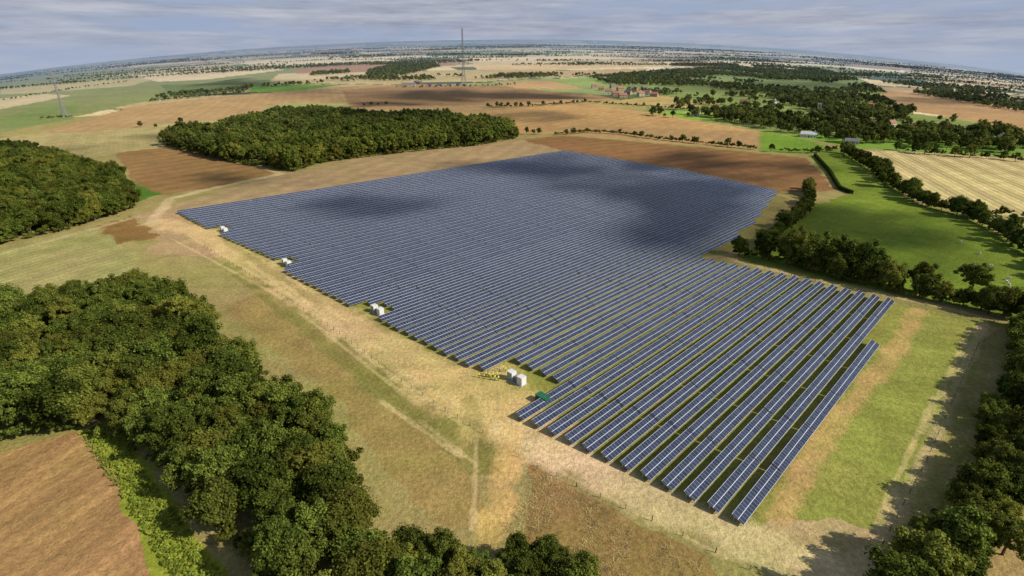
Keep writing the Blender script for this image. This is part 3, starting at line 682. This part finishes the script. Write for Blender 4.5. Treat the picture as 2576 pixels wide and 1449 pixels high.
# ---------------------------------------------------------------- fences
M_wood=flat('fence_timber',(.16,.13,.09),.9,.3,2)
def fence(name,pts,sp=3.0,h=1.2):
    pl=G(pts); vs=[];fs=[];I=np.eye(3); prev=None
    for a,b_ in zip(pl[:-1],pl[1:]):
        n=max(1,int(np.linalg.norm(b_-a)/sp))
        for k in range(n+1):
            q=a+(b_-a)*k/n; z=float(hgt(*q)); boxv(vs,fs,np.array([*q,z+h/2]),I[0],I[1],I[2],.055,.055,h/2)
            if prev is not None and np.linalg.norm(q-prev)>.3:
                d=q-prev; L=np.linalg.norm(d); d3=np.array([*(d/L),0]); s3=np.array([-d3[1],d3[0],0])
                for zz in(.45,.8,1.1): boxv(vs,fs,np.array([*((q+prev)/2),z+zz]),d3,s3,I[2],L/2,.005,.005)
            prev=q
    new_mesh(name,vs,fs,[M_wood])
fence('wire_fence',[(515,620),(640,700),(840,830),(1010,960),(1120,1035),(1215,1090),(1240,1120)],4)
fence('wire_fence',[(1305,1150),(1450,1225),(1640,1310),(1800,1390),(1980,1480)],4)
fence('wire_fence',[(2540,818),(2460,870),(2400,1000),(2330,1160),(2220,1370),(2180,1460)],4)
fence('wire_fence',[(1850,655),(1990,695),(2250,750),(2500,812)],4)
# ---------------------------------------------------------------- people
def skin_mesh(verts,edges,radii,root=0,sub=1):
    me=bpy.data.meshes.new('tmp'); me.from_pydata(verts,edges,[]); ob=bpy.data.objects.new('tmp',me); sc.collection.objects.link(ob)
    ob.modifiers.new('s','SKIN'); 
    for v,r in zip(me.skin_vertices[0].data,radii): v.radius=(r,r) if not isinstance(r,tuple) else r
    me.skin_vertices[0].data[root].use_root=True
    md=ob.modifiers.new('u','SUBSURF'); md.levels=sub; md.render_levels=sub
    dg=bpy.context.evaluated_depsgraph_get(); m2=bpy.data.meshes.new_from_object(ob.evaluated_get(dg)); bpy.data.objects.remove(ob); return m2
M_skin=flat('skin',(.45,.27,.19),.6,.05,5); M_hv=flat('hi_vis_fabric',(.66,.70,.04),.7,.08,8); M_navy=flat('dark_clothes',(.03,.035,.05),.8,.1,8); M_hair=flat('hair',(.05,.03,.02),.8,.1,8); M_hat=flat('hard_hat',(.75,.75,.73),.35,.02,3)
def person_mesh(pose):
    V_=[(0,0,.98),(0,.01,1.15),(0,0,1.38),(0,0,1.50),(0,.02,1.60),(0,.02,1.72)]; R_=[(.15,.11),(.14,.10),(.17,.11),.06,.085,.08]; E_=[(0,1),(1,2),(2,3),(3,4),(4,5)]
    st=[.0,.14,.04][pose]
    for s in(-1,1):
        o=len(V_); V_+=[(s*.10,0,.9),(s*.11,s*st*.5+.02,.5),(s*.12,s*st,.09),(s*.13,s*st+.15,.04)]; R_+=[.095,.062,.045,.04]; E_+=[(0,o),(o,o+1),(o+1,o+2),(o+2,o+3)]
        o=len(V_)
        if pose==1 and s==1: arm=[(.20,0,1.40),(.27,.05,1.14),(.20,.28,1.22)]
        elif pose==2: arm=[(s*.20,0,1.40),(s*.30,-.02,1.14),(s*.18,.15,1.02)]
        else: arm=[(s*.20,0,1.40),(s*.26,-.02,1.12),(s*.27,.06,.88)]
        V_+=arm; R_+=[.06,.045,.03]; E_+=[(2,o),(o,o+1),(o+1,o+2)]
        h=np.array(arm[2]); dr=h-np.array(arm[1]); dr/=np.linalg.norm(dr); sd=np.array([0,1,0])-dr*dr[1]; sd/=np.linalg.norm(sd)
        pm=len(V_); V_.append(tuple(h+dr*.06)); R_.append((.035,.018)); E_.append((o+2,pm))
        for fi,(off,ln) in enumerate(((-.03,.06),(-.01,.075),(.01,.07),(.03,.055))):
            a=len(V_); V_+=[tuple(h+dr*.1+sd*off),tuple(h+dr*(.1+ln)+sd*off*1.2+np.array([-s*.015,0,0]))]; R_+=[.010,.008]; E_+=[(pm,a),(a,a+1)]
        a=len(V_); V_.append(tuple(h+dr*.05+sd*.055)); R_.append(.011); E_.append((pm,a))
    me=skin_mesh(V_,E_,R_,0,1)
    import bmesh
    bm=bmesh.new(); bm.from_mesh(me)
    bmesh.ops.create_uvsphere(bm,u_segments=14,v_segments=10,radius=.11,matrix=Matrix.Translation((0,.02,1.66))@Matrix.Diagonal((.85,1,1.18,1)))
    bmesh.ops.create_cone(bm,segments=5,radius1=.022,radius2=.006,depth=.05,cap_ends=True,matrix=Matrix.Translation((0,.14,1.65)))
    for s in(-1,1):
        bmesh.ops.create_uvsphere(bm,u_segments=6,v_segments=5,radius=.014,matrix=Matrix.Translation((s*.035,.118,1.685)))
        bmesh.ops.create_uvsphere(bm,u_segments=6,v_segments=5,radius=.03,matrix=Matrix.Translation((s*.098,.01,1.66))@Matrix.Diagonal((.4,.8,1,1)))
    bmesh.ops.create_uvsphere(bm,u_segments=14,v_segments=8,radius=.125,matrix=Matrix.Translation((0,.005,1.71))@Matrix.Diagonal((.9,1.05,.85,1)))
    bm.to_mesh(me); bm.free()
    for m_ in(M_skin,M_hv,M_navy,M_hair,M_hat): me.materials.append(m_)
    mi=[]
    for p_ in me.polygons:
        c=p_.center
        if c.z>1.735 or (c.z>1.70 and c.y<.06): mi.append(3)
        elif c.z>1.5: mi.append(0)
        elif c.z>1.05 or (c.z>.9 and abs(c.x)<.2): mi.append(1)
        elif abs(c.x)>.2 and c.z>.6: mi.append(0)
        else: mi.append(2)
    me.polygons.foreach_set('material_index',mi); me.polygons.foreach_set('use_smooth',[True]*len(mi)); return me
pm=[person_mesh(k) for k in range(3)]
pm2=[]
for q in pm:
    c=q.copy(); c.materials[3]=M_hat; pm2.append(c)
c=pm[0].copy(); c.materials[1]=M_navy; pm2.append(c)
c=pm[2].copy(); c.materials[1]=M_white; pm2.append(c)
for x,y in [(1205,950),(1217,953),(1222,947),(1230,950),(1234,955),(1240,950),(1245,957),(1250,949),(1254,958),(1228,944),(1257,936),(1266,931),(1271,936),(1240,945)]:
    g=ground(x,y); o=bpy.data.objects.new('person',random.choice(pm+pm2)); o.location=(g[0],g[1],.0); o.rotation_euler[2]=random.uniform(0,6.28); s=random.uniform(.96,1.05); o.scale=(s,s,s); sc.collection.objects.link(o)
for x,y in [(627,641),(300,545)]:
    g=ground(x,y); o=bpy.data.objects.new('person',pm[1]); o.location=(g[0],g[1],0); o.rotation_euler[2]=2; sc.collection.objects.link(o)
# ---------------------------------------------------------------- sheep
M_wool=flat('wool',(.66,.62,.53),.95,.15,6)
def sheep_mesh(graze):
    hz_=(.55,.32) if graze else (.5,.95)
    V_=[(0,0,.68),(0,.28,.70),(0,-.32,.70),(0,.42,.74 if not graze else .66),(0,hz_[0],hz_[1]+.02),(0,hz_[0]+.17,hz_[1]-.07),(0,-.48,.62)]
    R_=[.27,.25,.25,.14,.10,.055,.04]; E_=[(0,1),(0,2),(1,3),(3,4),(4,5),(2,6)]
    for s in(-1,1):
        a=len(V_); V_+=[(s*.13,.3,.5),(s*.13,.33,.26),(s*.13,.31,.02)]; R_+=[.09,.04,.03]; E_+=[(1,a),(a,a+1),(a+1,a+2)]
        a=len(V_); V_+=[(s*.14,-.26,.46),(s*.14,-.40,.24),(s*.14,-.37,.02)]; R_+=[.11,.04,.03]; E_+=[(2,a),(a,a+1),(a+1,a+2)]
        a=len(V_); V_.append((s*.13,hz_[0]-.02,hz_[1]+.06)); R_.append(.025); E_.append((4,a))
    me=skin_mesh(V_,E_,R_,0,1); me.materials.append(M_wool); me.polygons.foreach_set('use_smooth',[True]*len(me.polygons)); return me
sm=[sheep_mesh(True),sheep_mesh(False)]
for x,y in [(2462,640),(2448,668),(2476,672),(2432,684),(2440,687),(2416,612),(2535,704),(2532,714),(2538,722),(2490,672),(2424,684)]:
    g=ground(x,y); o=bpy.data.objects.new('sheep',random.choice(sm)); o.location=(g[0],g[1],0.0); o.rotation_euler[2]=random.uniform(0,6.28); o.scale=(1.4,)*3; sc.collection.objects.link(o)
# ---------------------------------------------------------------- sun, clouds, sky
SAZ=math.radians(110); SEL=math.radians(37)
sd=Vector((math.sin(SAZ)*math.cos(SEL),math.cos(SAZ)*math.cos(SEL),math.sin(SEL)))
sl=bpy.data.lights.new('sun','SUN'); sl.energy=5.0; sl.angle=math.radians(.5); sl.color=(1,.94,.82)
so_=bpy.data.objects.new('sun',sl); so_.rotation_euler=sd.to_track_quat('Z','Y').to_euler(); so_.location=(0,0,300); sc.collection.objects.link(so_)
CA=420.0; off=np.array([sd.x,sd.y])*CA/sd.z
blobs=[]
def shade(px,py,rx,ry,a=.85):
    c=ground(px,py); ux=(ground(px+rx,py)-ground(px-rx,py))/2; uy=(ground(px,py-ry)-ground(px,py+ry))/2
    Mx=np.linalg.inv(np.column_stack([ux,uy])); blobs.append((c,Mx,a,max(np.linalg.norm(ux),np.linalg.norm(uy))))
for b_ in [(980,492,150,30,.75),(1340,418,150,24,1.),(1500,450,190,36,.8),(1690,500,150,50,1.1),(1800,560,130,45,1.1),(1900,610,110,35,1.1),(1640,400,200,24,.8),(1900,430,180,30,1.),(2160,560,190,60,1.1),(2350,610,220,50,1.1),(2120,690,200,35,.8),(2500,700,120,60,.8),
           (1130,238,240,15,1.1),(1340,242,150,9,1.1),(930,264,90,8,1.),(1330,290,120,14,.6),(650,440,110,24,1.),(350,350,110,10,.6),(900,310,220,22,.6),(2450,250,200,12,.7),(250,190,200,8,.8),(2000,215,250,14,.6),(80,400,110,24,.5)]: shade(*b_)
gs=np.arange(-900,2600,16.); 
GX,GY=np.meshgrid(gs,np.arange(0,3400,16.)); al=np.zeros(GX.shape)
wx=GX+(vnoise(GX.ravel(),GY.ravel(),60,50).reshape(GX.shape)-.5)*80; wy=GY+(vnoise(GX.ravel(),GY.ravel(),60,51).reshape(GX.shape)-.5)*80
for c,Mx,a,_ in blobs:
    q0=Mx[0,0]*(wx-c[0])+Mx[0,1]*(wy-c[1]); q1=Mx[1,0]*(wx-c[0])+Mx[1,1]*(wy-c[1])
    al=np.maximum(al,a*np.clip(1.7*np.exp(-(q0**2+q1**2)*1.2)-.2,0,1))
al=np.clip(al*np.clip(.66+.9*vnoise(GX.ravel(),GY.ravel(),45,52).reshape(GX.shape),0,1.2),0,.95)
ny,nx=GX.shape; vs=np.column_stack([GX.ravel()+off[0],GY.ravel()+off[1],np.full(GX.size,CA)])
alr=al.ravel(); fs=[]
for i_ in range(ny-1):
    for j_ in range(nx-1):
        o=i_*nx+j_
        if alr[o]+alr[o+1]+alr[o+nx]+alr[o+nx+1]>.02: fs.append((o,o+1,o+nx+1,o+nx))
m=bpy.data.materials.new('cloud'); m.use_nodes=True; nt=m.node_tree; nt.nodes.clear()
out=N(nt,'ShaderNodeOutputMaterial'); at=N(nt,'ShaderNodeAttribute',attribute_name='alpha'); tr=N(nt,'ShaderNodeBsdfTransparent'); df=N(nt,'ShaderNodeBsdfTranslucent'); df.inputs[0].default_value=(.30,.31,.34,1)
mx=N(nt,'ShaderNodeMixShader'); nt.links.new(at.outputs['Fac'],mx.inputs[0]); nt.links.new(tr.outputs[0],mx.inputs[1]); nt.links.new(df.outputs[0],mx.inputs[2]); nt.links.new(mx.outputs[0],out.inputs['Surface'])
used=sorted({v for f_ in fs for v in f_}); rm={v:i_ for i_,v in enumerate(used)}
co=new_mesh('cloud',vs[used],[tuple(rm[v] for v in f_) for f_ in fs],[m])
a=co.data.attributes.new('alpha','FLOAT','POINT'); a.data.foreach_set('value',alr[used].astype(np.float32))
w=bpy.data.worlds.new('World'); sc.world=w; w.use_nodes=True; nt=w.node_tree; bg=nt.nodes['Background']; bg.inputs['Strength'].default_value=.1
tc=N(nt,'ShaderNodeTexCoord'); s3=N(nt,'ShaderNodeSeparateXYZ'); nt.links.new(tc.outputs['Generated'],s3.inputs[0])
zc=math_n(nt,'MAXIMUM',s3.outputs[2],.035); cb=N(nt,'ShaderNodeCombineXYZ'); nt.links.new(s3.outputs[0],cb.inputs[0]); nt.links.new(s3.outputs[1],cb.inputs[1]); nt.links.new(zc,cb.inputs[2])
nm=N(nt,'ShaderNodeVectorMath',operation='NORMALIZE'); nt.links.new(cb.outputs[0],nm.inputs[0])
sky=N(nt,'ShaderNodeTexSky',sky_type='NISHITA'); sky.sun_disc=False; sky.sun_elevation=SEL; sky.sun_rotation=SAZ; sky.air_density=1.0; sky.dust_density=1.0
nt.links.new(nm.outputs[0],sky.inputs[0])
mp=N(nt,'ShaderNodeCombineXYZ'); nt.links.new(s3.outputs[0],mp.inputs[0]); nt.links.new(s3.outputs[1],mp.inputs[1]); nt.links.new(math_n(nt,'MULTIPLY',s3.outputs[2],11.0),mp.inputs[2])
nz=N(nt,'ShaderNodeTexNoise'); nz.inputs['Scale'].default_value=3.4; nz.inputs['Detail'].default_value=9; nz.inputs['Roughness'].default_value=.62; nt.links.new(mp.outputs[0],nz.inputs['Vector'])
nz2=N(nt,'ShaderNodeTexNoise'); nz2.inputs['Scale'].default_value=7; nz2.inputs['Detail'].default_value=9; nz2.inputs['Roughness'].default_value=.62; nt.links.new(mp.outputs[0],nz2.inputs['Vector'])
cf=N(nt,'ShaderNodeMapRange'); cf.inputs[1].default_value=.38; cf.inputs[2].default_value=.56; cf.inputs[3].default_value=.1; cf.inputs[4].default_value=1; nt.links.new(nz.outputs['Fac'],cf.inputs[0])
el=N(nt,'ShaderNodeMapRange'); el.inputs[1].default_value=.12; el.inputs[2].default_value=.45; el.inputs[3].default_value=1; el.inputs[4].default_value=.3; nt.links.new(s3.outputs[2],el.inputs[0])
hb=N(nt,'ShaderNodeMapRange'); hb.inputs[1].default_value=-.03; hb.inputs[2].default_value=.04; hb.inputs[3].default_value=.9; hb.inputs[4].default_value=0; nt.links.new(s3.outputs[2],hb.inputs[0])
cfe=math_n(nt,'MULTIPLY',cf.outputs[0],el.outputs[0])
cc=N(nt,'ShaderNodeMix',data_type='RGBA'); cc.inputs[6].default_value=(2.9,3.2,4.2,1); cc.inputs[7].default_value=(5.0,5.25,6.0,1)
c2=N(nt,'ShaderNodeMapRange'); c2.inputs[1].default_value=.36; c2.inputs[2].default_value=.68; nt.links.new(nz2.outputs['Fac'],c2.inputs[0]); nt.links.new(c2.outputs[0],cc.inputs[0])
lowf=N(nt,'ShaderNodeMapRange'); lowf.inputs[1].default_value=.05; lowf.inputs[2].default_value=.3; lowf.inputs[3].default_value=1; lowf.inputs[4].default_value=0; nt.links.new(s3.outputs[2],lowf.inputs[0])
m0=N(nt,'ShaderNodeMix',data_type='RGBA'); m0.inputs[7].default_value=(3.3,4.1,5.8,1); nt.links.new(lowf.outputs[0],m0.inputs[0]); nt.links.new(sky.outputs[0],m0.inputs[6])
mm=N(nt,'ShaderNodeMix',data_type='RGBA'); nt.links.new(cfe,mm.inputs[0]); nt.links.new(m0.outputs[2],mm.inputs[6]); nt.links.new(cc.outputs[2],mm.inputs[7])
hl=math_n(nt,'MULTIPLY',hb.outputs[0],lowf.outputs[0])
m3=N(nt,'ShaderNodeMix',data_type='RGBA'); m3.inputs[7].default_value=(3.8,4.5,5.9,1); nt.links.new(hl,m3.inputs[0]); nt.links.new(mm.outputs[2],m3.inputs[6]); nt.links.new(m3.outputs[2],bg.inputs['Color'])
# ---------------------------------------------------------------- camera
cd=bpy.data.cameras.new('camera'); cd.lens=36*F/2576; cd.sensor_width=36; cd.clip_end=40000; cd.clip_start=.5
cam=bpy.data.objects.new('camera',cd); cam.location=(0,0,H); cam.rotation_euler=(math.pi/2-P,0,0); sc.collection.objects.link(cam); sc.camera=cam
sc.view_settings.view_transform='Standard'; sc.view_settings.look='None'; sc.view_settings.exposure=0
